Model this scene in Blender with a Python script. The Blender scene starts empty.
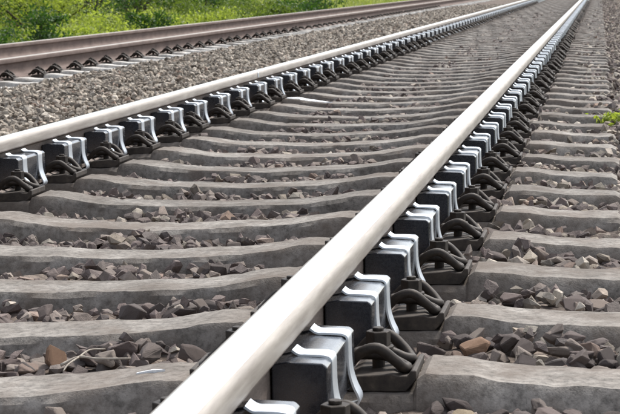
import bpy, bmesh, math, random
import numpy as np
from mathutils import Vector, Matrix, noise as mnoise

random.seed(7)
rng = np.random.default_rng(11)
scene = bpy.context.scene
COL = scene.collection

# ------------------------------------------------------------------ camera
# world: X to the right across the track, Y along the track, Z up; z = 0 is the rail top
CAM_H, YAW, PITCH, ROLL = 0.4893, 0.1425, 0.1080, -0.0193
FPX = 2042.9                                   # focal length in pixels of a 620 px wide picture
cam_data = bpy.data.cameras.new('camera')
cam_data.sensor_width = 36.0
cam_data.lens = 36.0 * FPX / 620.0
cam_data.clip_start = 0.05
cam_data.clip_end = 3000.0
cam_data.dof.use_dof = True
cam_data.dof.focus_distance = 4.8
cam_data.dof.aperture_fstop = 34.0
cam = bpy.data.objects.new('camera', cam_data)
COL.objects.link(cam)
Fw = Vector((-math.sin(YAW) * math.cos(PITCH), math.cos(YAW) * math.cos(PITCH), -math.sin(PITCH)))
Rt = Vector((math.cos(YAW), math.sin(YAW), 0.0))
Up = Rt.cross(Fw)
R2 = Rt * math.cos(ROLL) + Up * math.sin(ROLL)
U2 = Up * math.cos(ROLL) - Rt * math.sin(ROLL)
cam.matrix_world = Matrix(((R2.x, U2.x, -Fw.x, 0.0), (R2.y, U2.y, -Fw.y, 0.0),
                           (R2.z, U2.z, -Fw.z, CAM_H), (0, 0, 0, 1)))
scene.camera = cam

# ------------------------------------------------------------------ light
SUN_AZ, SUN_EL = math.radians(32.0), math.radians(52.0)     # azimuth clockwise from +Y
world = bpy.data.worlds.new('World')
scene.world = world
world.use_nodes = True
wn = world.node_tree
wn.nodes.clear()
w_out = wn.nodes.new('ShaderNodeOutputWorld')
w_bg = wn.nodes.new('ShaderNodeBackground')
w_sky = wn.nodes.new('ShaderNodeTexSky')
w_sky.sky_type = 'NISHITA'
w_sky.sun_disc = False
w_sky.sun_elevation = SUN_EL
w_sky.sun_rotation = SUN_AZ
w_sky.air_density = 1.0
w_sky.dust_density = 1.6
w_hsv = wn.nodes.new('ShaderNodeHueSaturation')
w_hsv.inputs['Saturation'].default_value = 0.36
w_bg.inputs['Strength'].default_value = 0.15
wn.links.new(w_sky.outputs[0], w_hsv.inputs['Color'])
wn.links.new(w_hsv.outputs[0], w_bg.inputs[0])
wn.links.new(w_bg.outputs[0], w_out.inputs[0])

sun_data = bpy.data.lights.new('sun', 'SUN')
sun_data.energy = 3.0
sun_data.angle = math.radians(11.0)
sun_data.color = (1.0, 0.96, 0.9)
sun = bpy.data.objects.new('sun', sun_data)
COL.objects.link(sun)
sd = Vector((math.sin(SUN_AZ) * math.cos(SUN_EL), math.cos(SUN_AZ) * math.cos(SUN_EL), math.sin(SUN_EL)))
sun.rotation_euler = sd.to_track_quat('Z', 'Y').to_euler()
sun.location = sd * 50

scene.view_settings.view_transform = 'Standard'
scene.view_settings.look = 'None'
scene.view_settings.gamma = 1.0
scene.view_settings.use_curve_mapping = False
scene.view_settings.exposure = 0.80
scene.render.resolution_x, scene.render.resolution_y = 1024, 684

# ------------------------------------------------------------------ material helpers
class NT:
    def __init__(self, name, rough=0.8, metal=0.0, spec=None):
        self.m = bpy.data.materials.new(name)
        self.m.use_nodes = True
        self.t = self.m.node_tree
        self.b = next(n for n in self.t.nodes if n.type == 'BSDF_PRINCIPLED')
        self.b.inputs['Roughness'].default_value = rough
        self.b.inputs['Metallic'].default_value = metal
        if spec is not None:
            self.b.inputs['Specular IOR Level'].default_value = spec
    def n(self, typ, **kw):
        n = self.t.nodes.new(typ)
        for k, v in kw.items():
            setattr(n, k, v)
        return n
    def l(self, a, b):
        self.t.links.new(a, b)
    def coord(self, scale=(1, 1, 1), kind='Object', rnd=True):
        c = self.n('ShaderNodeTexCoord')
        mp = self.n('ShaderNodeMapping')
        mp.inputs['Scale'].default_value = scale
        self.l(c.outputs[kind], mp.inputs['Vector'])
        if rnd:
            oi = self.n('ShaderNodeObjectInfo')
            cx = self.n('ShaderNodeCombineXYZ')
            ml = self.n('ShaderNodeMath', operation='MULTIPLY')
            ml.inputs[1].default_value = 37.0
            self.l(oi.outputs['Random'], ml.inputs[0])
            for i in range(3):
                self.l(ml.outputs[0], cx.inputs[i])
            self.l(cx.outputs[0], mp.inputs['Location'])
        return mp.outputs[0]
    def noise(self, vec, scale, detail=4, rough=0.6, dist=0.0):
        n = self.n('ShaderNodeTexNoise')
        n.inputs['Scale'].default_value = scale
        n.inputs['Detail'].default_value = detail
        n.inputs['Roughness'].default_value = rough
        n.inputs['Distortion'].default_value = dist
        self.l(vec, n.inputs['Vector'])
        return n.outputs['Fac']
    def ramp(self, fac, stops, interp='LINEAR'):
        r = self.n('ShaderNodeValToRGB')
        r.color_ramp.interpolation = interp
        el = r.color_ramp.elements
        while len(el) > 1:
            el.remove(el[-1])
        for i, (p, c) in enumerate(stops):
            e = el[0] if i == 0 else el.new(p)
            e.position = p
            if not hasattr(c, '__len__'):
                c = (c, c, c)
            e.color = (*c, 1.0)
        self.l(fac, r.inputs['Fac'])
        return r.outputs['Color']
    def mix(self, fac, a, b, mode='MIX'):
        m = self.n('ShaderNodeMix', data_type='RGBA', blend_type=mode)
        for s, v in ((m.inputs[0], fac), (m.inputs[6], a), (m.inputs[7], b)):
            if hasattr(v, 'links') or hasattr(v, 'is_linked'):
                self.l(v, s)
            elif hasattr(v, '__len__'):
                s.default_value = (*v, 1.0)
            else:
                s.default_value = v
        return m.outputs[2]
    def color(self, c):
        if hasattr(c, '__len__'):
            self.b.inputs['Base Color'].default_value = (*c, 1.0)
        else:
            self.l(c, self.b.inputs['Base Color'])
    def bump(self, h, strength, dist=0.01):
        bp = self.n('ShaderNodeBump')
        bp.inputs['Strength'].default_value = strength
        bp.inputs['Distance'].default_value = dist
        self.l(h, bp.inputs['Height'])
        self.l(bp.outputs[0], self.b.inputs['Normal'])
        return self

def concrete(name, dark, mid, light, dust):
    s = NT(name, 0.9, 0, 0.25)
    v = s.coord()
    n1 = s.noise(v, 9, 6, 0.65)
    n2 = s.noise(v, 60, 4, 0.7)
    n3 = s.noise(v, 260, 2, 0.6)
    base = s.ramp(n1, [(0.3, dark), (0.5, mid), (0.72, light)])
    sp = s.ramp(n2, [(0.33, 0.52), (0.52, 1.0), (0.70, 1.25)])
    c = s.mix(1.0, base, sp, 'MULTIPLY')
    pits = s.ramp(n3, [(0.3, 0.55), (0.4, 1.0)])
    c = s.mix(0.7, c, s.mix(1.0, c, pits, 'MULTIPLY'))
    # brown iron dust blotches
    n4 = s.noise(v, 5, 5, 0.7, 0.4)
    f = s.ramp(n4, [(0.45, 0.0), (0.66, 0.75)])
    c = s.mix(f, c, dust)
    sx = s.n('ShaderNodeSeparateXYZ')
    tc = s.n('ShaderNodeTexCoord')
    s.l(tc.outputs['Object'], sx.inputs[0])
    ab = s.n('ShaderNodeMath', operation='ABSOLUTE'); s.l(sx.outputs[0], ab.inputs[0])
    sb = s.n('ShaderNodeMath', operation='SUBTRACT'); s.l(ab.outputs[0], sb.inputs[0]); sb.inputs[1].default_value = 0.7535
    a2 = s.n('ShaderNodeMath', operation='ABSOLUTE'); s.l(sb.outputs[0], a2.inputs[0])
    nf = s.ramp(a2.outputs[0], [(0.16, 1.0), (0.34, 0.0)])
    nf = s.mix(1.0, nf, s.ramp(n1, [(0.3, 0.25), (0.65, 0.8)]), 'MULTIPLY')
    c = s.mix(nf, c, dust)
    # each sleeper a little lighter or darker
    oi = s.n('ShaderNodeObjectInfo')
    vr = s.ramp(oi.outputs['Random'], [(0, 0.82), (1, 1.1)])
    c = s.mix(1.0, c, vr, 'MULTIPLY')
    s.color(c)
    return s.bump(s.mix(0.5, n2, n3), 0.5, 0.004).m

M = {}
M['concrete'] = concrete('sleeper_concrete', (0.124, 0.111, 0.098), (0.214, 0.196, 0.176), (0.318, 0.296, 0.270), (0.115, 0.091, 0.074))
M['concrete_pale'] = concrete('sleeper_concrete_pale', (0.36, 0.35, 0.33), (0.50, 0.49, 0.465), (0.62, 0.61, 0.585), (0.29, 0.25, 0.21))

def stones(name, stops, gain=1.0):
    s = NT(name, 0.88, 0, 0.3)
    g = s.n('ShaderNodeNewGeometry')
    oi = s.n('ShaderNodeObjectInfo')
    a = s.n('ShaderNodeMath', operation='ADD')
    s.l(g.outputs['Random Per Island'], a.inputs[0])
    s.l(oi.outputs['Random'], a.inputs[1])
    fr = s.n('ShaderNodeMath', operation='FRACT')
    s.l(a.outputs[0], fr.inputs[0])
    c = s.ramp(fr.outputs[0], stops)
    v = s.coord(rnd=False)
    n1 = s.noise(v, 45, 5, 0.7)
    n2 = s.noise(v, 300, 3, 0.6)
    c = s.mix(1.0, c, s.ramp(n1, [(0.3, 0.65), (0.6, 1.05), (0.75, 1.3)]), 'MULTIPLY')
    s.color(c)
    return s.bump(s.mix(0.4, n1, n2), 0.6, 0.006).m

M['stone_crib'] = stones('ballast_brown', [(0.0, (0.075, 0.060, 0.056)), (0.2, (0.13, 0.105, 0.096)), (0.4, (0.185, 0.145, 0.132)),
                                           (0.6, (0.11, 0.094, 0.088)), (0.8, (0.21, 0.172, 0.150)), (0.93, (0.29, 0.245, 0.21)), (1.0, (0.22, 0.155, 0.125))])
M['stone_bank'] = stones('ballast_tan', [(0.0, (0.10, 0.085, 0.07)), (0.15, (0.19, 0.16, 0.13)), (0.3, (0.32, 0.27, 0.215)), (0.45, (0.15, 0.13, 0.11)),
                                         (0.6, (0.25, 0.225, 0.19)), (0.75, (0.40, 0.345, 0.28)), (0.9, (0.50, 0.45, 0.385)), (1.0, (0.27, 0.19, 0.145))])
s = NT('stone_yellow', 0.9, 0, 0.25); v = s.coord(rnd=False)
s.color(s.ramp(s.noise(v, 40, 5, 0.7), [(0.35, (0.09, 0.074, 0.058)), (0.5, (0.20, 0.155, 0.10)), (0.62, (0.30, 0.255, 0.185))])); M['stone_yellow'] = s.m
s = NT('stone_rust', 0.9, 0, 0.25); v = s.coord(rnd=False)
s.color(s.ramp(s.noise(v, 40, 5, 0.7), [(0.3, (0.10, 0.060, 0.040)), (0.6, (0.21, 0.13, 0.085)), (0.8, (0.30, 0.23, 0.17))])); M['stone_rust'] = s.m

def bedmat():
    s = NT('ballast_bed', 0.95, 0, 0.2)
    v = s.coord(rnd=False)
    vo = s.n('ShaderNodeTexVoronoi')
    vo.inputs['Scale'].default_value = 24
    s.l(v, vo.inputs['Vector'])
    n1 = s.noise(v, 2.0, 6, 0.7)
    n2 = s.noise(v, 50, 4, 0.7)
    cell = s.n('ShaderNodeSeparateColor')
    s.l(vo.outputs['Color'], cell.inputs[0])
    c = s.ramp(cell.outputs[0], [(0.0, (0.055, 0.043, 0.038)), (0.35, (0.11, 0.088, 0.074)), (0.7, (0.16, 0.13, 0.11)), (1.0, (0.24, 0.20, 0.17))])
    c = s.mix(s.ramp(n1, [(0.4, 0.0), (0.65, 0.5)]), c, (0.115, 0.085, 0.068))
    c = s.mix(1.0, c, s.ramp(n2, [(0.3, 0.7), (0.7, 1.2)]), 'MULTIPLY')
    s.color(c)
    inv = s.ramp(vo.outputs['Distance'], [(0.0, 1.0), (0.6, 0.0)])
    return s.bump(s.mix(0.4, inv, n2), 0.8, 0.03).m
M['bed'] = bedmat()

def railmat():
    s = NT('rail_side_rust', 0.7, 0.0, 0.4)
    v = s.coord((1, 0.25, 1), rnd=False)
    n = s.noise(v, 30, 6, 0.7)
    n2 = s.noise(v, 220, 3, 0.6)
    s.color(s.mix(0.3, s.ramp(n, [(0.3, (0.10, 0.076, 0.064)), (0.55, (0.17, 0.135, 0.115)), (0.8, (0.23, 0.195, 0.17))]),
                  s.ramp(n2, [(0.3, (0.07, 0.055, 0.045)), (0.7, (0.24, 0.20, 0.175))])))
    s.bump(n2, 0.3, 0.003)
    M['rail_side'] = s.m
    s = NT('rail_head_side', 0.55, 0.15, 0.4)
    v = s.coord((1, 0.06, 1), rnd=False)
    n = s.noise(v, 60, 6, 0.7)
    s.color(s.ramp(n, [(0.3, (0.20, 0.175, 0.155)), (0.55, (0.30, 0.27, 0.24)), (0.8, (0.40, 0.37, 0.335))]))
    M['rail_shoulder'] = s.m
    s = NT('rail_running_steel', 0.22, 1.0)
    v = s.coord((1, 0.02, 1), rnd=False)
    n = s.noise(v, 160, 5, 0.6)
    s.color(s.ramp(n, [(0.25, (0.80, 0.80, 0.80)), (0.7, (0.93, 0.93, 0.94))]))
    rr = s.ramp(n, [(0.3, 0.24), (0.7, 0.15)])
    s.l(rr, s.b.inputs['Roughness'])
    M['rail_top'] = s.m
    s = NT('old_rail_top', 0.6, 0.1, 0.4)
    v = s.coord((1, 0.05, 1), rnd=False)
    n = s.noise(v, 80, 6, 0.7)
    s.color(s.ramp(n, [(0.3, (0.20, 0.18, 0.16)), (0.55, (0.29, 0.265, 0.235)), (0.8, (0.38, 0.355, 0.32))]))
    M['old_top'] = s.m
    s = NT('old_rail_rust', 0.85, 0.0, 0.3)
    v = s.coord((1, 0.3, 1), rnd=False)
    n = s.noise(v, 12, 6, 0.7)
    s.color(s.ramp(n, [(0.3, (0.085, 0.060, 0.052)), (0.55, (0.14, 0.102, 0.088)), (0.8, (0.19, 0.145, 0.125))]))
    M['old_rust'] = s.m
railmat()

s = NT('damper_black', 0.26, 0.0, 0.7); v = s.coord()
s.b.inputs['Coat Weight'].default_value = 0.6
s.b.inputs['Coat Roughness'].default_value = 0.12
n = s.noise(v, 25, 5, 0.7); n2 = s.noise(v, 200, 3, 0.6)
s.color(s.ramp(n, [(0.35, (0.012, 0.014, 0.020)), (0.6, (0.022, 0.025, 0.033)), (0.8, (0.05, 0.048, 0.045))]))
s.l(s.ramp(n2, [(0.3, 0.18), (0.7, 0.36)]), s.b.inputs['Roughness'])
s.bump(n, 0.12, 0.003); M['damper'] = s.m
s = NT('clip_steel', 0.38, 0.85); v = s.coord()
n = s.noise(v, 40, 4, 0.6)
s.color(s.ramp(n, [(0.3, (0.70, 0.75, 0.81)), (0.7, (0.86, 0.91, 0.97))])); M['clip'] = s.m
s = NT('clamp_iron', 0.62, 0.35, 0.4); v = s.coord()
n = s.noise(v, 70, 5, 0.7)
s.color(s.ramp(n, [(0.3, (0.017, 0.013, 0.011)), (0.55, (0.034, 0.027, 0.022)), (0.8, (0.07, 0.050, 0.037))])); s.bump(n, 0.2, 0.002); M['clamp'] = s.m
s = NT('guide_plate_plastic', 0.7, 0.0, 0.4); v = s.coord()
n = s.noise(v, 40, 5, 0.7)
s.color(s.ramp(n, [(0.35, (0.024, 0.019, 0.016)), (0.6, (0.055, 0.043, 0.034)), (0.8, (0.12, 0.092, 0.07))])); M['plate'] = s.m
s = NT('white_paint', 0.6, 0.0, 0.4); v = s.coord(rnd=False)
n = s.noise(v, 60, 5, 0.7)
s.color(s.ramp(n, [(0.3, (0.62, 0.66, 0.70)), (0.6, (0.85, 0.87, 0.89))])); M['paint'] = s.m
s = NT('dry_twig', 0.85, 0.0, 0.3); v = s.coord(rnd=False)
s.color(s.ramp(s.noise(v, 60, 4, 0.6), [(0.3, (0.26, 0.22, 0.18)), (0.7, (0.46, 0.42, 0.36))])); M['twig'] = s.m

def leafmat(name, stops, trans=0.35):
    s = NT(name, 0.55, 0.0, 0.35)
    g = s.n('ShaderNodeNewGeometry')
    c = s.ramp(g.outputs['Random Per Island'], stops)
    s.color(c)
    tr = s.n('ShaderNodeBsdfTranslucent')
    s.l(s.mix(1.0, c, (1.5, 1.55, 0.8), 'MULTIPLY'), tr.inputs['Color'])
    mx = s.n('ShaderNodeMixShader')
    mx.inputs[0].default_value = trans
    out = next(n for n in s.t.nodes if n.type == 'OUTPUT_MATERIAL')
    s.l(s.b.outputs[0], mx.inputs[1]); s.l(tr.outputs[0], mx.inputs[2]); s.l(mx.outputs[0], out.inputs['Surface'])
    return s.m
M['leaf_lime'] = leafmat('leaf_lime', [(0, (0.16, 0.205, 0.030)), (0.5, (0.25, 0.305, 0.055)), (1, (0.35, 0.40, 0.105))], 0.45)
M['leaf_mid'] = leafmat('leaf_mid', [(0, (0.060, 0.095, 0.016)), (0.5, (0.11, 0.16, 0.028)), (1, (0.17, 0.23, 0.05))])
M['leaf_dark'] = leafmat('leaf_dark', [(0, (0.018, 0.05, 0.010)), (0.5, (0.035, 0.085, 0.016)), (1, (0.07, 0.135, 0.025))])
M['grass'] = leafmat('grass_blades', [(0, (0.15, 0.195, 0.045)), (0.5, (0.24, 0.28, 0.08)), (0.85, (0.32, 0.35, 0.125)), (1, (0.38, 0.37, 0.2))], 0.4)
s = NT('bark', 0.9, 0, 0.2); v = s.coord()
s.color(s.ramp(s.noise(v, 30, 4, 0.6), [(0.3, (0.05, 0.038, 0.028)), (0.7, (0.12, 0.095, 0.07))])); M['bark'] = s.m
s = NT('grassy_soil', 0.95, 0, 0.2); v = s.coord(rnd=False)
n = s.noise(v, 0.8, 6, 0.7); n2 = s.noise(v, 14, 5, 0.7)
s.color(s.mix(s.ramp(n2, [(0.35, 0.0), (0.65, 0.6)]), s.ramp(n, [(0.3, (0.05, 0.075, 0.022)), (0.6, (0.075, 0.115, 0.03)), (0.8, (0.11, 0.10, 0.055))]), (0.045, 0.05, 0.02)))
s.bump(n2, 0.8, 0.1); M['soil'] = s.m

# ------------------------------------------------------------------ object helpers
def link(name, me, parent=None):
    o = bpy.data.objects.new(name, me)
    COL.objects.link(o)
    if parent:
        o.parent = parent
    return o
def tag(o, label=None, cat=None, group=None, kind=None):
    for k, val in (('label', label), ('category', cat), ('group', group), ('kind', kind)):
        if val:
            o[k] = val
    return o
def mesh(name, verts, faces, mats, mi=None, smooth=False):
    me = bpy.data.meshes.new(name)
    me.from_pydata([tuple(p) for p in verts], [], faces)
    for m in mats:
        me.materials.append(m)
    if mi is not None:
        me.polygons.foreach_set('material_index', mi)
    if smooth:
        me.polygons.foreach_set('use_smooth', [True] * len(me.polygons))
    me.update()
    return me
def np_mesh(name, V, T, mats, smooth=False, mi=None, nper=3):
    me = bpy.data.meshes.new(name)
    V = np.asarray(V, dtype=np.float32); T = np.asarray(T, dtype=np.int32)
    me.vertices.add(len(V)); me.vertices.foreach_set('co', V.ravel())
    me.loops.add(T.size); me.loops.foreach_set('vertex_index', T.ravel())
    me.polygons.add(len(T))
    me.polygons.foreach_set('loop_start', np.arange(len(T), dtype=np.int32) * nper)
    me.polygons.foreach_set('loop_total', np.full(len(T), nper, dtype=np.int32))
    for m in mats:
        me.materials.append(m)
    if mi is not None:
        me.polygons.foreach_set('material_index', np.asarray(mi, dtype=np.int32))
    me.polygons.foreach_set('use_smooth', np.full(len(T), smooth, dtype=bool))
    me.update(); me.validate()
    return me
def tube(pts, rad, n=8, closed_ends=True):
    """verts, faces of a swept round bar through pts (Catmull-Rom smoothed)"""
    P = [Vector(p) for p in pts]
    rads = rad if hasattr(rad, '__len__') else [rad] * len(P)
    V, F = [], []
    prev = None
    for i, p in enumerate(P):
        t = (P[min(i + 1, len(P) - 1)] - P[max(i - 1, 0)]).normalized()
        if prev is None:
            a = Vector((0, 0, 1)) if abs(t.z) < 0.9 else Vector((1, 0, 0))
            nrm = (a - t * a.dot(t)).normalized()
        else:
            nrm = (prev - t * prev.dot(t)).normalized()
        prev = nrm
        bn = t.cross(nrm)
        for k in range(n):
            a = 2 * math.pi * k / n
            V.append(p + (nrm * math.cos(a) + bn * math.sin(a)) * rads[i])
    for i in range(len(P) - 1):
        for k in range(n):
            F.append((i * n + k, i * n + (k + 1) % n, (i + 1) * n + (k + 1) % n, (i + 1) * n + k))
    if closed_ends:
        F.append(tuple(reversed(range(n))))
        F.append(tuple((len(P) - 1) * n + k for k in range(n)))
    return V, F
def catmull(pts, sub=5):
    P = [Vector(p) for p in pts]
    out = []
    for i in range(len(P) - 1):
        p0, p1, p2, p3 = P[max(i - 1, 0)], P[i], P[i + 1], P[min(i + 2, len(P) - 1)]
        for k in range(sub):
            t = k / sub
            out.append(0.5 * ((2 * p1) + (p2 - p0) * t + (2 * p0 - 5 * p1 + 4 * p2 - p3) * t * t + (3 * p1 - p0 - 3 * p2 + p3) * t ** 3))
    out.append(P[-1])
    return out
def join(parts):
    V, F = [], []
    for v, f in parts:
        b = len(V)
        V += list(v)
        F += [tuple(i + b for i in q) for q in f]
    return V, F
def box(x0, x1, y0, y1, z0, z1):
    V = [(x, y, z) for x in (x0, x1) for y in (y0, y1) for z in (z0, z1)]
    F = [(0, 1, 3, 2), (4, 6, 7, 5), (0, 4, 5, 1), (2, 3, 7, 6), (0, 2, 6, 4), (1, 5, 7, 3)]
    return V, F
def bevel(me, w, seg=2):
    bm = bmesh.new(); bm.from_mesh(me)
    bmesh.ops.bevel(bm, geom=bm.edges[:], offset=w, segments=seg, affect='EDGES', profile=0.5)
    bm.to_mesh(me); bm.free(); me.update()
    return me

# ------------------------------------------------------------------ layout
XR = -0.4917                   # centre of the rail next to the exposed sleeper ends
XL = XR - 1.507                # centre of the other rail of the same track
XC = 0.5 * (XR + XL)
YS0, PITCHS = 3.3746, 0.6       # one sleeper centre and the spacing
XFN, XFF = -4.80, -6.307       # rails of the second track
ZFN, ZFF = -0.052, -0.068
XFC = 0.5 * (XFN + XFF)
YF0, PITCHF = 11.98, 0.655
K0 = -3
NS = 150
sleeper_y = [YS0 + PITCHS * k for k in range(K0, NS)]

def interp(x, tab):
    return np.interp(x, [a for a, b in tab], [b for a, b in tab])

# height of the stone surface across the whole formation
BED = [(-60, -1.0), (-8.9, -0.95), (-8.0, -0.85), (-7.2, -0.28), (-6.6, -0.25), (-5.7, -0.27), (-4.9, -0.27), (-4.65, -0.265), (-4.48, -0.255),
       (-4.33, -0.238), (-4.18, -0.205), (-3.9, -0.180), (-3.5, -0.170), (-3.0, -0.175), (-2.6, -0.185), (-2.3, -0.200), (-1.9, -0.215), (-1.6, -0.217), (-1.0, -0.216),
       (-0.8, -0.213), (-0.5, -0.208), (-0.38, -0.190), (-0.3, -0.180), (-0.2, -0.181), (-0.1, -0.182), (0.12, -0.192), (0.5, -0.24), (0.9, -0.45), (1.5, -0.85), (2.2, -0.98), (60, -1.0)]
def bed(x):
    return interp(x, BED)

# --- ground sheet to the horizon
gv = []
xs = np.concatenate([np.linspace(-900, -20, 12), np.linspace(-18, 12, 41), np.linspace(15, 900, 12)])
ysg = np.concatenate([np.linspace(-300, -10, 8), np.linspace(-5, 140, 60), np.linspace(160, 1500, 14)])
GX, GY = np.meshgrid(xs, ysg, indexing='ij')
bankup = np.clip((-GX - 12.0) / 8.0, 0, 1.0) * 1.2 * (np.abs(GX) < 120)
GZ = -1.02 + rng.normal(0, 0.02, GX.shape) + bankup
V = np.stack([GX, GY, GZ], -1).reshape(-1, 3)
ny = len(ysg)
ii, jj = np.meshgrid(np.arange(len(xs) - 1), np.arange(ny - 1), indexing='ij')
a = (ii * ny + jj).ravel()
Q = np.stack([a, a + ny, a + ny + 1, a + 1], 1)
ground = link('ground', np_mesh('ground', V, Q, [M['soil']], True, nper=4))
tag(ground, 'flat grassy soil running beyond the railway', 'ground', kind='structure')

# --- ballast bed (the formation under both tracks)
xb = np.unique(np.concatenate([np.linspace(-9.0, -4.9, 34), np.linspace(-4.9, 0.6, 92), np.linspace(0.6, 2.1, 12)]))
yb = np.concatenate([np.arange(-3, 1, 0.5), np.arange(1, 14, 0.06), np.arange(14, 40, 0.2), np.arange(40, 401, 2.0)])
BX, BY = np.meshgrid(xb, yb, indexing='ij')
BZ = bed(BX) - 0.022 + rng.normal(0, 0.006, BX.shape)
V = np.stack([BX, BY, BZ], -1).reshape(-1, 3)
ny = len(yb)
ii, jj = np.meshgrid(np.arange(len(xb) - 1), np.arange(ny - 1), indexing='ij')
a = (ii * ny + jj).ravel()
Q = np.stack([a, a + ny, a + ny + 1, a + 1], 1)
ballast = link('ballast_bed', np_mesh('ballast_bed', V, Q, [M['bed']], False, nper=4))
tag(ballast, 'brown crushed stone ballast bed carrying both railway tracks', 'ballast', kind='structure')

# ------------------------------------------------------------------ rails
HALF = [(0.0, 0.0), (0.010, -0.0001), (0.020, -0.0006), (0.0265, -0.0018), (0.0315, -0.0046), (0.0345, -0.0088), (0.0356, -0.0145),
        (0.0362, -0.036), (0.0350, -0.0395), (0.0155, -0.0470), (0.0105, -0.0510), (0.0084, -0.060), (0.0083, -0.118), (0.0100, -0.130),
        (0.0165, -0.1390), (0.0300, -0.1450), (0.0735, -0.1590), (0.0750, -0.1612), (0.0750, -0.1720), (0.0, -0.1720)]
def rail(name, x, z, mats, y0, y1, ntop=3, nsh=6):
    prof = [(u, zz) for u, zz in HALF] + [(-u, zz) for u, zz in reversed(HALF[1:-1])]
    n = len(prof)
    ys = [y0 + (y1 - y0) * i / 60 for i in range(61)]
    V, F, mi = [], [], []
    for y in ys:
        V += [(u, y, zz) for u, zz in prof]
    h = len(HALF)
    for i in range(len(ys) - 1):
        for k in range(n):
            F.append((i * n + k, (i + 1) * n + k, (i + 1) * n + (k + 1) % n, i * n + (k + 1) % n))
            kk = k if k < h - 1 else n - 1 - k
            mi.append(0 if kk < ntop else (1 if kk < nsh + 1 else 2))
    F.append(tuple(range(n))); mi.append(2)
    F.append(tuple(reversed([(len(ys) - 1) * n + k for k in range(n)]))); mi.append(2)
    me = mesh(name, V, F, mats, mi, True)
    bm = bmesh.new(); bm.from_mesh(me); bmesh.ops.recalc_face_normals(bm, faces=bm.faces[:]); bm.to_mesh(me); bm.free()
    me.set_sharp_from_angle(angle=math.radians(32))
    o = link(name, me)
    o.location = (x, 0, z)
    return o
RM = [M['rail_top'], M['rail_shoulder'], M['rail_side']]
OM = [M['old_top'], M['old_rust'], M['old_rust']]
r1 = tag(rail('rail', XR, 0, RM, -2, 320), 'shiny steel rail running between the dished sleeper middles and their exposed ends', 'rail', 'rails of the damper-fitted track')
r2 = tag(rail('rail', XL, 0, RM, -2, 320), 'shiny steel rail beside the ballast strip that separates the two tracks', 'rail', 'rails of the damper-fitted track')
r3 = tag(rail('rail', XFN, ZFN, OM, -2, 320, 4, 4), 'rusty brown rail beside the pale sleeper ends and ballast strip', 'rail', 'rusty rails of the second track')
r4 = tag(rail('rail', XFF, ZFF, OM, -2, 320, 4, 4), 'rusty brown rail next to the green vegetation', 'rail', 'rusty rails of the second track')

# ------------------------------------------------------------------ fastenings (local frame: u outward from rail centre = +X, v along track = Y)
def fastening_meshes(res=5, n=8):
    half = [(0.052, 0.050, -0.1490), (0.074, 0.063, -0.1400), (0.100, 0.070, -0.1150), (0.128, 0.069, -0.1080), (0.153, 0.063, -0.1270),
            (0.168, 0.052, -0.1430), (0.172, 0.038, -0.1440), (0.160, 0.026, -0.1400), (0.135, 0.021, -0.1290), (0.106, 0.020, -0.1270), (0.088, 0.013, -0.1285), (0.082, 0.0, -0.1290)]
    pts = half + [(u, -vv, z) for u, vv, z in reversed(half[:-1])]
    V, F = tube(catmull(pts, res), 0.0092, n)
    clamp = mesh('tension_clamp', V, F, [M['clamp']], None, True)
    # bolt: washer, hexagon head and shank
    def disc(r, z0, z1, k, rot=0.0):
        V = [(0.120 + r * math.cos(rot + 2 * math.pi * i / k), r * math.sin(rot + 2 * math.pi * i / k), z) for z in (z0, z1) for i in range(k)]
        F = [tuple(reversed(range(k))), tuple(range(k, 2 * k))] + [(i, (i + 1) % k, k + (i + 1) % k, k + i) for i in range(k)]
        return V, F
    V, F = join([disc(0.011, -0.165, -0.121, 10), disc(0.026, -0.1212, -0.1150, 16), disc(0.0215, -0.1152, -0.0900, 6, 0.3), disc(0.010, -0.0902, -0.0840, 8)])
    bolt = bevel(mesh('bolt', V, F, [M['clamp']]), 0.0012, 1)
    # angled guide plate: ribbed block against the concrete shoulder
    prof = [(0.0762, -0.1795), (0.0762, -0.1600), (0.090, -0.1540), (0.150, -0.1500), (0.160, -0.1530), (0.176, -0.1530), (0.182, -0.1440), (0.190, -0.1440), (0.190, -0.1600), (0.172, -0.1795)]
    n = len(prof)
    V = [(u, y, z) for y in (-0.078, 0.078) for u, z in prof]
    F = [tuple(reversed(range(n))), tuple(range(n, 2 * n))] + [(i, (i + 1) % n, n + (i + 1) % n, n + i) for i in range(n)]
    me = mesh('guide_plate', V, F, [M['plate']])
    bm = bmesh.new(); bm.from_mesh(me); bmesh.ops.recalc_face_normals(bm, faces=bm.faces[:]); bm.to_mesh(me); bm.free()
    plate = bevel(me, 0.0015, 1)
    return clamp, bolt, plate
CLAMP, BOLT, PLATE = fastening_meshes()
CLAMP_LO = fastening_meshes(2, 5)[0]

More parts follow.
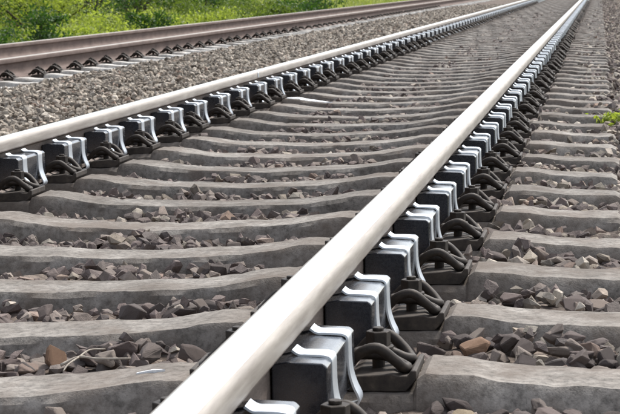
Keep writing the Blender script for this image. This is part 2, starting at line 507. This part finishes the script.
# ------------------------------------------------------------------ sleepers
def sleeper_mesh(name, mat, seed, jit=0.0013):
    r = random.Random(seed)
    g = 0.7535
    def top(x):
        u = abs(abs(x) - g)
        out = abs(x) > g
        if out:
            return float(np.interp(u, [0, 0.186, 0.192, 0.205, 0.27, 0.33, 0.40, 0.55], [-0.1795, -0.1795, -0.157, -0.1480, -0.1490, -0.160, -0.164, -0.168]))
        return float(np.interp(u, [0, 0.186, 0.192, 0.205, 0.27, 0.34, 0.44, 0.76], [-0.1795, -0.1795, -0.166, -0.1610, -0.1625, -0.176, -0.188, -0.198]))
    xs = sorted(set([round(v, 4) for v in list(np.linspace(-1.3, 1.3, 140))] +
                    [sx * (g + du) for sx in (-1, 1) for du in (-0.205, -0.192, -0.186, 0.186, 0.192, 0.205)]))
    n = 8
    V, F = [], []
    for x in xs:
        z = top(x) if abs(abs(abs(x) - g) - 0.19) < 0.02 else sum(top(x + d) for d in (-0.03, -0.015, 0, 0.015, 0.03)) / 5
        e = 0.010 if abs(x) > 1.29 else 0.0
        w = 0.086 + 0.006 * (z < -0.17)
        sec = [(-0.150, -0.40), (-0.118, z - 0.060), (-w - 0.011, z - 0.012 - e), (-w, z - 0.001 - e), (w, z - 0.001 - e), (w + 0.011, z - 0.012 - e), (0.118, z - 0.060), (0.150, -0.40)]
        for k, (y, zz) in enumerate(sec):
            wob = 0.0022 * math.sin(x * 11 + seed * 2.1 + k) + 0.0016 * math.sin(x * 29 + seed * 1.3 + 2 * k) + 0.0010 * math.sin(x * 71 + k * seed)
            nick = -0.006 * r.random() if (k in (3, 4) and r.random() < 0.035) else 0.0
            V.append((x, y + wob + r.gauss(0, 0.0006) + (nick if y > 0 else -nick), zz + (wob * 0.45 + r.gauss(0, 0.0003) + nick * 0.6 if 0 < k < 7 else 0)))
    m = len(xs)
    for i in range(m - 1):
        for k in range(n):
            F.append((i * n + k, (i + 1) * n + k, (i + 1) * n + (k + 1) % n, i * n + (k + 1) % n))
    F.append(tuple(reversed(range(n)))); F.append(tuple((m - 1) * n + k for k in range(n)))
    me = mesh(name, V, F, [mat], None, True)
    bm = bmesh.new(); bm.from_mesh(me); bmesh.ops.recalc_face_normals(bm, faces=bm.faces[:]); bm.to_mesh(me); bm.free()
    me.set_sharp_from_angle(angle=math.radians(28))
    return me, top
SL = [sleeper_mesh('concrete_sleeper', M['concrete'], s_)[0] for s_ in range(6)]
_, sl_top = sleeper_mesh('tmp_profile', M['concrete'], 1)
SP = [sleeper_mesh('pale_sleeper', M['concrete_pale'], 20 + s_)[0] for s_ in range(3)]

ORD = ['zeroth', 'first', 'second', 'third', 'fourth', 'fifth', 'sixth', 'seventh', 'eighth', 'ninth', 'tenth', 'eleventh', 'twelfth', 'thirteenth', 'fourteenth']
K_STREAK, K_SPLASH = 0, 14                      # sleeper numbers that carry the white marks
def sleeper_label(k):
    if k < K_STREAK:
        return 'grey concrete sleeper between the shiny rails, on the close side of the white-streaked sleeper'
    if k == K_STREAK:
        return 'grey concrete sleeper with a short white paint streak on its top'
    if k < K_SPLASH:
        return 'grey concrete sleeper, %s from the white-streaked one towards the white-splashed one' % ORD[k - K_STREAK]
    if k == K_SPLASH:
        return 'grey concrete sleeper with a white paint splash beside the rail'
    return 'grey concrete sleeper crossing under the shiny rails beyond the white-splashed sleeper'
def damper_label(k, where):
    if k < K_STREAK:
        return 'black clipped damper on the rail by %s, before the white-streaked sleeper' % where
    if k < K_SPLASH:
        return 'black clipped damper on rail by %s, %s bay after the white-streaked sleeper' % (where, ORD[k - K_STREAK + 1])
    return 'black clipped damper on the rail by %s, beyond the white-splashed sleeper' % where
GRP_S = 'concrete sleepers of the damper-fitted track'
sleepers = []
YPAINT = None
for i, y in enumerate(sleeper_y):
    o = link('concrete_sleeper', SL[i % len(SL)])
    o.location = (XC + random.gauss(0, 0.008), y + random.gauss(0, 0.006), 0)
    o.rotation_euler = (0, 0, random.gauss(0, 0.004))
    tag(o, sleeper_label(i + K0), 'sleeper', GRP_S)
    sleepers.append(o)
    if y > 62:
        continue
    near = y < 22
    for sx, side in ((0.7535, 1), (-0.7535, -1), (0.7535, -1), (-0.7535, 1)):
        hidden = (sx > 0 and side < 0) or (sx < 0 and side < 0)
        if hidden and y > 9:
            continue
        c = link('tension_clamp', CLAMP if near else CLAMP_LO, o)
        c.location = (sx, random.gauss(0, 0.003), 0)
        c.rotation_euler = (0, 0, (0 if side > 0 else math.pi) + random.gauss(0, 0.02))
        if near:
            b = link('bolt', BOLT, c)
            p = link('guide_plate', PLATE, o)
            p.location = (sx, 0, 0)
            p.rotation_euler = (0, 0, 0 if side > 0 else math.pi)

# far (second) track sleepers: only the ends outside the rail show above the ballast
LAB_F = 'pale concrete sleeper under the rusty rails, its end bedded in tan ballast'
tilt = math.atan2(ZFF - ZFN, XFN - XFF)
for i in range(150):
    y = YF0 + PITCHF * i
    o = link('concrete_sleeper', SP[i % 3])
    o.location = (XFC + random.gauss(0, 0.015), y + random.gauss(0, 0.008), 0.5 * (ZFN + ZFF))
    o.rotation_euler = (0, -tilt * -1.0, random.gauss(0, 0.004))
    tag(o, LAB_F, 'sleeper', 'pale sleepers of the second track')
    if y < 60:
        c = link('tension_clamp', CLAMP_LO, o)
        c.location = (0.7535, 0, 0)
        if y < 32:
            b = link('bolt', BOLT, c)
            p = link('guide_plate', PLATE, o); p.location = (0.7535, 0, 0)

# white paint splash on one sleeper beside the rail, and a thin scratch of paint on a close one
def paint_patch(sl, x0, x1, yw, seed, yc=0.0):
    r = random.Random(seed)
    n = 18
    V, F = [], []
    for i in range(n + 1):
        x = x0 + (x1 - x0) * i / n
        z = sl_top(x) + 0.0022
        t = i / n
        w = yw * (math.sin(math.pi * min(1, t * 1.0 + 0.06)) ** 0.6 + 0.05) * (1 - 0.45 * t) * r.uniform(0.75, 1.15)
        off = r.gauss(0, yw * 0.08)
        V += [(x, yc - w + off, z), (x, yc + w + off, z), (x, yc - w + off, z - 0.006), (x, yc + w + off, z - 0.006)]
    for i in range(n):
        a, b = i * 4, (i + 1) * 4
        F += [(a, b, b + 1, a + 1), (a, a + 2, b + 2, b), (a + 1, b + 1, b + 3, a + 3)]
    me = mesh('paint_mark', V, F, [M['paint']])
    return link('paint_mark', me, sl)
i_p = K_SPLASH - K0
paint_patch(sleepers[i_p], -0.545, -0.28, 0.075, 3)
i_q = K_STREAK - K0
paint_patch(sleepers[i_q], 0.455, 0.505, 0.0035, 5)

# ------------------------------------------------------------------ rail dampers
DL = 0.327
def damper_meshes():
    # body cross-section in (u, z), from the web to the outer face
    prof = [(0.0115, -0.1360), (0.0115, -0.0620), (0.034, -0.0575), (0.088, -0.0600), (0.0945, -0.0660), (0.0945, -0.1500), (0.089, -0.1560), (0.0765, -0.1568), (0.0310, -0.1425)]
    n = len(prof)
    def slab(y0, y1, du=0.0, dz=0.0):
        P = [(u - (du if u > 0.08 else 0), z - (dz if z > -0.07 else 0)) for u, z in prof]
        V = [(u, y, z) for y in (y0, y1) for u, z in P]
        F = [tuple(range(n)), tuple(reversed(range(n, 2 * n)))] + [(i, n + i, n + (i + 1) % n, (i + 1) % n) for i in range(n)]
        return V, F
    # end blocks and a middle block with narrow recesses where the clips sit
    V, F = join([slab(0.0, 0.052), slab(0.0525, 0.0945, 0.004, 0.003), slab(0.095, 0.240, 0.0015, 0.001), slab(0.2405, 0.2825, 0.004, 0.003), slab(0.283, DL)])
    me = mesh('damper_body', V, F, [M['damper']])
    bm = bmesh.new(); bm.from_mesh(me); bmesh.ops.recalc_face_normals(bm, faces=bm.faces[:]); bm.to_mesh(me); bm.free()
    body = bevel(me, 0.0022, 2)
    # spring clip: flat steel band over the top, down the outer face, hooked under the foot
    path = [(0.036, -0.0480), (0.046, -0.0545), (0.060, -0.0550), (0.086, -0.0565), (0.0950, -0.0625), (0.0958, -0.078), (0.0962, -0.100), (0.0985, -0.122),
            (0.1045, -0.142), (0.1110, -0.156), (0.1125, -0.166), (0.106, -0.1745), (0.085, -0.1785), (0.05, -0.1790)]
    P = catmull([(u, 0, z) for u, z in path], 3)
    w, th = 0.0235, 0.0034
    V, F = [], []
    for i, p in enumerate(P):
        t = (P[min(i + 1, len(P) - 1)] - P[max(i - 1, 0)]).normalized()
        nr = Vector((-t.z, 0, t.x)) * -1.0
        if i < 3:
            ww = w
        else:
            ww = w
        for q in (p, p + nr * th):
            V += [(q.x, -ww, q.z), (q.x, ww, q.z)]
    for i in range(len(P) - 1):
        a, b = i * 4, (i + 1) * 4
        F += [(a, a + 1, b + 1, b), (a + 2, b + 2, b + 3, a + 3), (a, b, b + 2, a + 2), (a + 1, a + 3, b + 3, b + 1)]
    F += [(0, 2, 3, 1), (len(V) - 4, len(V) - 3, len(V) - 1, len(V) - 2)]
    me = mesh('spring_clip', V, F, [M['clip']], None, True)
    bm = bmesh.new(); bm.from_mesh(me); bmesh.ops.recalc_face_normals(bm, faces=bm.faces[:]); bm.to_mesh(me); bm.free()
    me.set_sharp_from_angle(angle=math.radians(40))
    return body, me
DBODY, DCLIP = damper_meshes()
def damper(x, y, side, label, group, detail):
    e = link('rail_damper', None)
    e.empty_display_size = 0.05
    jy = random.gauss(0, 0.006)
    yy = y if side > 0 else y + DL
    e.location = (x, yy + jy, random.gauss(0, 0.0005))
    e.rotation_euler = (0, 0, 0 if side > 0 else math.pi)
    tag(e, label, 'rail damper', group)
    link('damper_body', DBODY, e)
    for q in (0.0735, 0.2615):
        c = link('spring_clip', DCLIP, e)
        c.location = (0, q + random.gauss(0, 0.003), 0)
        c.rotation_euler = (0, 0, random.gauss(0, 0.012))
    return e
for i, y in enumerate(sleeper_y[:-1]):
    yd = y + 0.5 * PITCHS - DL / 2
    if y < 80:
        damper(XR, yd, 1, damper_label(i + K0, 'the sleeper ends'), 'dampers on the rail by the sleeper ends', True)
    if 4.0 < y < 80:
        damper(XL, yd, 1, damper_label(i + K0, 'the ballast strip'), 'dampers on the rail by the ballast strip', True)

# weld collar on the rail beside the ballast strip
V, F = box(0.0345, 0.0405, -0.012, 0.012, -0.034, -0.006)
w = bevel(mesh('weld_collar', V, F, [M['clip']]), 0.002, 2)
wo = link('weld_collar', w, r2); wo.location = (0, 11.67, 0)

# ------------------------------------------------------------------ ballast stones
def hull_stone(seed):
    r = random.Random(seed)
    bm = bmesh.new()
    a = (1.0, r.uniform(0.62, 0.95), r.uniform(0.42, 0.75))
    for k in range(13):
        d = Vector((r.gauss(0, 1), r.gauss(0, 1), r.gauss(0, 1))).normalized()
        d = Vector((d.x * a[0], d.y * a[1], d.z * a[2])) * r.uniform(0.85, 1.1)
        bm.verts.new(d)
    res = bmesh.ops.convex_hull(bm, input=bm.verts[:])
    bmesh.ops.delete(bm, geom=[g for g in res['geom_interior'] if isinstance(g, bmesh.types.BMVert)], context='VERTS')
    bmesh.ops.triangulate(bm, faces=bm.faces[:])
    bm.verts.index_update()
    V = np.array([v.co[:] for v in bm.verts], dtype=np.float32)
    T = np.array([[v.index for v in f.verts] for f in bm.faces], dtype=np.int32)
    bm.free()
    return V, T
HULLS = [hull_stone(100 + k) for k in range(28)]
def stone_obj_mesh(k, mat):
    V, T = HULLS[k]
    bm = bmesh.new()
    vs = [bm.verts.new(p) for p in V]
    for t in T:
        try:
            bm.faces.new([vs[i] for i in t])
        except ValueError:
            pass
    bmesh.ops.dissolve_limit(bm, angle_limit=math.radians(12), verts=bm.verts[:], edges=bm.edges[:])
    bmesh.ops.bevel(bm, geom=bm.edges[:], offset=0.05, segments=1, affect='EDGES')
    bmesh.ops.triangulate(bm, faces=bm.faces[:])
    bmesh.ops.subdivide_edges(bm, edges=bm.edges[:], cuts=2, use_grid_fill=True)
    bmesh.ops.triangulate(bm, faces=bm.faces[:])
    for v_ in bm.verts:
        v_.co *= 1.0 + 0.07 * mnoise.noise(v_.co * 2.1 + Vector((k * 3.1, 0, 0))) + 0.045 * mnoise.noise(v_.co * 5.5 + Vector((0, k * 1.7, 0)))
    bmesh.ops.recalc_face_normals(bm, faces=bm.faces[:])
    me = bpy.data.meshes.new('stone')
    bm.to_mesh(me); bm.free()
    me.materials.append(mat)
    return me
STONE_ME = [stone_obj_mesh(k, M['stone_crib']) for k in range(28)]

def rotmats(n, tiltmax=0.6):
    az = rng.uniform(0, 2 * np.pi, n); tx = rng.normal(0, tiltmax, n); ty = rng.normal(0, tiltmax, n)
    cz, sz, cx, sx, cy, sy = np.cos(az), np.sin(az), np.cos(tx), np.sin(tx), np.cos(ty), np.sin(ty)
    Z = np.zeros((n, 3, 3)); Z[:, 0, 0] = cz; Z[:, 0, 1] = -sz; Z[:, 1, 0] = sz; Z[:, 1, 1] = cz; Z[:, 2, 2] = 1
    X = np.zeros((n, 3, 3)); X[:, 0, 0] = 1; X[:, 1, 1] = cx; X[:, 1, 2] = -sx; X[:, 2, 1] = sx; X[:, 2, 2] = cx
    Y = np.zeros((n, 3, 3)); Y[:, 1, 1] = 1; Y[:, 0, 0] = cy; Y[:, 0, 2] = sy; Y[:, 2, 0] = -sy; Y[:, 2, 2] = cy
    return X @ Y @ Z
def build_stones(name, P, S, mats, mi, parent):
    n = len(P)
    R = rotmats(n)
    kind = rng.integers(0, len(HULLS), n)
    Vs, Ts, Ms, base = [], [], [], 0
    for k in range(len(HULLS)):
        sel = np.where(kind == k)[0]
        if not len(sel):
            continue
        hv, ht = HULLS[k]
        v = np.einsum('nij,vj->nvi', R[sel], hv) * S[sel][:, None, None] + P[sel][:, None, :]
        t = ht[None] + (np.arange(len(sel)) * len(hv))[:, None, None] + base
        Vs.append(v.reshape(-1, 3)); Ts.append(t.reshape(-1, 3)); Ms.append(np.repeat(mi[sel], len(ht)))
        base += len(sel) * len(hv)
    me = np_mesh(name, np.concatenate(Vs), np.concatenate(Ts), mats, False, np.concatenate(Ms))
    o = link(name, me, parent)
    o['kind'] = 'stuff'
    return o
def scatter(x0, x1, y0, y1, d, smin, smax):
    nx, nyy = max(1, int((x1 - x0) / d)), max(1, int((y1 - y0) / d))
    gx, gy = np.meshgrid((np.arange(nx) + 0.5) * d + x0, (np.arange(nyy) + 0.5) * d + y0, indexing='ij')
    n = gx.size
    x = gx.ravel() + rng.uniform(-0.5, 0.5, n) * d
    y = gy.ravel() + rng.uniform(-0.5, 0.5, n) * d
    s = smin + (smax - smin) * rng.beta(1.6, 2.6, n)
    return x, y, s
def heap(x, y):
    return 0.012 * np.sin(x * 7.3 + 1.3 * np.sin(y * 3.1)) * np.sin(y * 5.7 + 2.0) + 0.010 * np.sin(x * 17 + y * 11)
def crib_ok(x, y, s):
    ph = (y - YS0) / PITCHS
    dist = np.abs(ph - np.round(ph)) * PITCHS
    on_sl = (x > XC - 1.30) & (x < XC + 1.30)
    return ~on_sl | (dist > 0.108 + s * 0.6)
PTS = []                                              # x, y, size, z-lift
for (x0, x1, y0, y1, d, a, b_) in (
        (-2.75, 0.75, 1.6, 9.0, 0.044, 0.017, 0.046),
        (-2.75, 0.75, 9.0, 24.0, 0.048, 0.019, 0.044),
        (-2.75, 0.80, 24.0, 45.0, 0.072, 0.028, 0.045),
        (-0.05, 0.80, 45.0, 100.0, 0.080, 0.030, 0.050),
        (-4.70, -2.5, 6.5, 26.0, 0.046, 0.019, 0.038),
        (-4.70, -2.5, 26.0, 60.0, 0.070, 0.027, 0.046)):
    x, y, s_ = scatter(x0, x1, y0, y1, d, a, b_)
    k = crib_ok(x, y, s_)
    x, y, s_ = x[k], y[k], s_[k]
    z = bed(x) + heap(x, y) - 0.45 * s_ - 0.004 + rng.uniform(0, 0.010, len(x))
    PTS.append(np.stack([x, y, z, s_], 1))
    # a second, looser layer of stones lying on top
    n = int(len(x) * 0.16)
    q = rng.choice(len(x), n, replace=False)
    PTS.append(np.stack([x[q], y[q], z[q] + s_[q] * 0.35 + 0.004, s_[q] * rng.uniform(0.75, 1.05, n)], 1))
P = np.concatenate(PTS)
# nothing pokes into rails, dampers and clamps
for xr_ in (XR, XL):
    u = np.abs(P[:, 0] - xr_)
    lim = np.where(u < 0.15, -0.192 - 0.8 * P[:, 3], 9.0)
    P[:, 2] = np.minimum(P[:, 2], lim)
# far sleepers: keep the visible ends clear
ph = (P[:, 1] - YF0) / PITCHF
dist = np.abs(ph - np.round(ph)) * PITCHF
bad = (P[:, 0] < -4.42) & (dist < 0.115) & (P[:, 1] > 11)
P = P[~bad]
# camera test for the close stones
rel = P[:, :3] - np.array([0, 0, CAM_H])
dep = rel @ np.array(Fw); px = 310 + FPX * (rel @ np.array(R2)) / dep; py = 207 - FPX * (rel @ np.array(U2)) / dep
infr = (px > -8) & (px < 628) & (py > 0) & (py < 424) & (np.abs(P[:, 0] - XR) > 0.13) & (P[:, 0] > -2.6)
size_px = np.where(infr, P[:, 3] / dep, 0)
order = np.argsort(-size_px)
big = order[:284]
rest = np.ones(len(P), bool); rest[big] = False
for q in big:
    x, y, z, s_ = P[q]
    k = random.randrange(28)
    o = link('stone', STONE_ME[k], ballast)
    o.location = (x, y, z)
    o.scale = (s_, s_, s_)
    o.rotation_euler = (random.gauss(0, 0.32), random.gauss(0, 0.32), random.uniform(0, 6.28))
P = P[rest]
mi = ((P[:, 0] < -2.5) | (rng.uniform(0, 1, len(P)) < np.where(P[:, 0] > -0.45, 0.45, 0.12))).astype(np.int32)
build_stones('loose_stones', P[:, :3], P[:, 3], [M['stone_crib'], M['stone_bank']], mi, ballast)
print('STONES', len(P))

# a few stones that stand out in the photograph
def special(x, y, z, scale, rot, k, mat=None, label=None):
    me = STONE_ME[k]
    if mat:
        me = me.copy(); me.materials.clear(); me.materials.append(mat)
    o = link('stone', me, ballast)
    o.location = (x, y, z); o.scale = scale; o.rotation_euler = rot
    if label:
        o['label'] = label
special(-0.215, 3.12, -0.192, (0.042, 0.034, 0.036), (0.3, 0.2, 0.4), 3, M['stone_yellow'], 'yellowish tan ballast stone')
special(-0.235, 3.70, -0.180, (0.044, 0.032, 0.032), (0.2, -0.3, 1.0), 5, M['stone_rust'], 'rusty orange ballast stone')
special(-0.175, 3.74, -0.178, (0.050, 0.038, 0.036), (0.1, 0.4, 2.0), 8)
special(-0.06, 3.71, -0.182, (0.075, 0.033, 0.034), (0.1, 0.2, 0.3), 11)
special(-0.765, 3.72, -0.196, (0.052, 0.036, 0.036), (0.5, 0.5, 0.5), 14)
special(-1.02, 3.72, -0.214, (0.042, 0.036, 0.040), (0.4, 0.9, 0.2), 9, M['stone_rust'], 'reddish brown ballast stone')
special(-0.90, 4.28, -0.207, (0.050, 0.030, 0.034), (0.5, -0.4, 0.2), 20)
special(-1.01, 4.30, -0.212, (0.042, 0.040, 0.040), (0.2, 0.1, 1.2), 22)

# dry twig between two sleepers
tw = []
for pts, r0 in (([(-0.985, 3.60, -0.196), (-0.955, 3.62, -0.184), (-0.92, 3.615, -0.186), (-0.86, 3.63, -0.188)], 0.0032), ([(-0.955, 3.62, -0.184), (-0.945, 3.66, -0.178), (-0.92, 3.68, -0.180)], 0.0022),
                ([(-0.955, 3.62, -0.184), (-0.965, 3.58, -0.190), (-0.97, 3.56, -0.200)], 0.0022)):
    c = catmull(pts, 4)
    tw.append(tube(c, [r0 * (1 - 0.5 * i / len(c)) for i in range(len(c))], 6))
V, F = join(tw)
tag(link('twig', mesh('twig', V, F, [M['twig']], None, True)), 'pale dry forked twig lying on stones between two sleepers', 'twig')

# ------------------------------------------------------------------ vegetation
def leaf_cloud(centres, normals_bias, lens, widths):
    """diamond leaves, two triangles each, as arrays"""
    n = len(centres)
    d = rng.normal(0, 1, (n, 3)) + normals_bias
    d /= np.linalg.norm(d, axis=1)[:, None]
    a = rng.normal(0, 1, (n, 3))
    side = np.cross(d, a); side /= np.linalg.norm(side, axis=1)[:, None]
    nrm = np.cross(side, d)
    L, W = lens[:, None], widths[:, None]
    v0 = centres - d * L * 0.5
    v1 = centres + side * W * 0.5 + nrm * W * 0.12
    v2 = centres + d * L * 0.5 - nrm * L * 0.08
    v3 = centres - side * W * 0.5 + nrm * W * 0.12
    V = np.stack([v0, v1, v2, v3], 1).reshape(-1, 3)
    b = np.arange(n)[:, None] * 4
    T = np.concatenate([b + np.array([[0, 1, 2]]), b + np.array([[0, 2, 3]])], 1).reshape(-1, 3)
    return V, T
def shrub(x, y, z, h, rad, mat, nleaf, lsize, label, group, name='shrub'):
    e = link(name, None); e.location = (x, y, z)
    tag(e, label, 'shrub', group)
    # branching stems
    parts, tips = [], []
    ns = 7
    for k in range(ns):
        a = random.uniform(0, 6.28); rr = rad * random.uniform(0.25, 0.8); hh = h * random.uniform(0.55, 0.9)
        pts = [(0, 0, -0.05), (math.cos(a) * rr * 0.25, math.sin(a) * rr * 0.25, hh * 0.35), (math.cos(a) * rr * 0.65, math.sin(a) * rr * 0.65, hh * 0.7), (math.cos(a) * rr, math.sin(a) * rr, hh)]
        c = catmull(pts, 3)
        parts.append(tube(c, [0.022 * h * (1 - 0.8 * i / len(c)) for i in range(len(c))], 5))
        tips += [Vector(p) for p in (pts[2], pts[3])]
    V, F = join(parts)
    link('stem', mesh('stem', V, F, [M['bark']], None, True), e)
    # leaf clumps at uneven places in the volume
    nc = 34
    cc = []
    for k in range(nc):
        if k < len(tips):
            c = tips[k]
        else:
            a = random.uniform(0, 6.28); t = random.random(); q = rad * math.sqrt(random.random()) * (0.65 + 0.5 * math.sin(math.pi * min(1, t + 0.15)))
            c = Vector((math.cos(a) * q, math.sin(a) * q, h * (0.06 + 0.9 * t)))
        cc.append((c.x, c.y, c.z))
    cc = np.array(cc)
    w = rng.integers(0, nc, nleaf)
    cr = (0.16 + 0.16 * rng.uniform(0, 1, nc)) * max(rad, 0.5 * h)
    off = rng.normal(0, 0.55, (nleaf, 3)); off[:, 2] *= 0.7
    C = cc[w] + off * cr[w][:, None]
    C[:, 2] = np.clip(C[:, 2], 0.03, None)
    L = lsize * rng.uniform(0.6, 1.4, nleaf)
    V, T = leaf_cloud(C, np.array([0, 0, 0.3]), L, L * rng.uniform(0.4, 0.6, nleaf))
    link('crown', np_mesh('crown', V, T, [mat]), e)
    return e
def ground_z(x):
    return -1.02 + max(0.0, min(1.0, (-x - 12.0) / 8.0)) * 1.2

LIME = 'bright lime green leafy shrub growing beyond the rusty rails'
DARK = 'dark green leafy shrub growing beyond the rusty rails'
MID = 'mid green bushy shrub growing beyond the rusty rails'
# (y, x, height, radius, kind)
spots = []
front = ['mid', 'mid', 'dark', 'dark', 'mid', 'dark', 'lime', 'lime', 'lime', 'lime', 'dark', 'lime', 'lime', 'lime', 'mid', 'lime']
y, k = 27.5, 0
while y < 74:
    kd = front[k % 16]
    spots.append((y + random.uniform(-0.4, 0.4), -9.6 - random.uniform(0, 1.3), random.uniform(0.6, 0.95) if kd == 'lime' else random.uniform(0.8, 1.2), random.uniform(0.75, 1.2), kd))
    y += 1.55 + (y - 28) * 0.03; k += 1
y = 26.0
while y < 190:
    spots.append((y + random.uniform(-0.8, 0.8), -13.0 - random.uniform(0, 3.0) - max(0, (y - 55)) * 0.06, random.uniform(1.6, 3.0), random.uniform(1.3, 2.1), random.choice(['dark', 'mid', 'dark', 'dark', 'lime'])))
    y += 2.4 + (y - 26) * 0.02
for (yy, xx, hh, rr, kd) in spots:
    mat, lab = {'lime': (M['leaf_lime'], LIME), 'dark': (M['leaf_dark'], DARK), 'mid': (M['leaf_mid'], MID)}[kd]
    nl = int(2600 * max(1.0, rr * hh / 1.4) * (1.0 if yy < 60 else 0.6))
    shrub(xx, yy, ground_z(xx) , hh, rr, mat, nl, 0.075 if yy < 60 else 0.11, lab, kd + ' shrubs beyond the second track')

# grass on the trackside slope beyond the second track
n = 70000
gy_ = 20 + 130 * rng.uniform(0, 1, n) ** 1.35
gx_ = -7.9 - 8.5 * rng.uniform(0, 1, n) ** 1.3
gz_ = np.where(gx_ > -8.9, np.interp(-gx_, [7.9, 8.0, 8.9], [-0.78, -0.85, -0.95]), np.array([ground_z(v_) for v_ in gx_]))
hh = rng.uniform(0.25, 0.62, n) * np.where(gx_ > -8.8, 0.85, 1.0)
lean = rng.normal(0, 0.32, (n, 2)) * hh[:, None]
az = rng.uniform(0, np.pi, n); wd = rng.uniform(0.008, 0.02, n) * (1 + gy_ / 60)
dx, dy = np.cos(az) * wd, np.sin(az) * wd
b0 = np.stack([gx_ - dx, gy_ - dy, gz_ - 0.03], 1); b1 = np.stack([gx_ + dx, gy_ + dy, gz_ - 0.03], 1)
m0 = np.stack([gx_ - dx * .8 + lean[:, 0] * .35, gy_ - dy * .8 + lean[:, 1] * .35, gz_ + hh * .6], 1)
m1 = np.stack([gx_ + dx * .8 + lean[:, 0] * .35, gy_ + dy * .8 + lean[:, 1] * .35, gz_ + hh * .6], 1)
tp = np.stack([gx_ + lean[:, 0], gy_ + lean[:, 1], gz_ + hh * (1 - .2 * np.abs(lean).sum(1) / hh)], 1)
V = np.stack([b0, b1, m0, m1, tp], 1).reshape(-1, 3)
b = np.arange(n)[:, None] * 5
T = np.concatenate([b + np.array([[0, 1, 3]]), b + np.array([[0, 3, 2]]), b + np.array([[2, 3, 4]])], 1).reshape(-1, 3)
tag(link('grass', np_mesh('grass', V, T, [M['grass']])), 'tall fresh green grass on the bank beyond the rusty rails', 'grass', kind='stuff')

# small weed at the sleeper ends
def weed(x, y, z, r0, h0, nl, label):
    e = link('weed', None); e.location = (x, y, z); tag(e, label, 'weed')
    parts = []
    for k in range(7):
        a = 6.28 * k / 7 + random.uniform(-0.3, 0.3); q = r0 * random.uniform(0.5, 1)
        parts.append(tube(catmull([(0, 0, -0.02), (math.cos(a) * q * 0.4, math.sin(a) * q * 0.4, h0 * 0.6), (math.cos(a) * q, math.sin(a) * q, h0 * random.uniform(0.7, 1.0))], 3), 0.0025, 5))
    V, F = join(parts)
    link('stem', mesh('stem', V, F, [M['leaf_mid']], None, True), e)
    C = rng.normal(0, 0.5, (nl, 3)) * np.array([r0, r0, h0 * 0.55]) + np.array([0, 0, h0 * 0.55])
    C[:, 2] = np.clip(C[:, 2], 0.005, None)
    L = rng.uniform(0.018, 0.04, nl)
    V, T = leaf_cloud(C, np.array([0, 0, 0.2]), L, L * 0.5)
    link('leaves', np_mesh('leaves', V, T, [M['leaf_lime']]), e)
weed(0.10, 9.88, -0.195, 0.10, 0.045, 420, 'small bright green weed growing at the sleeper ends')
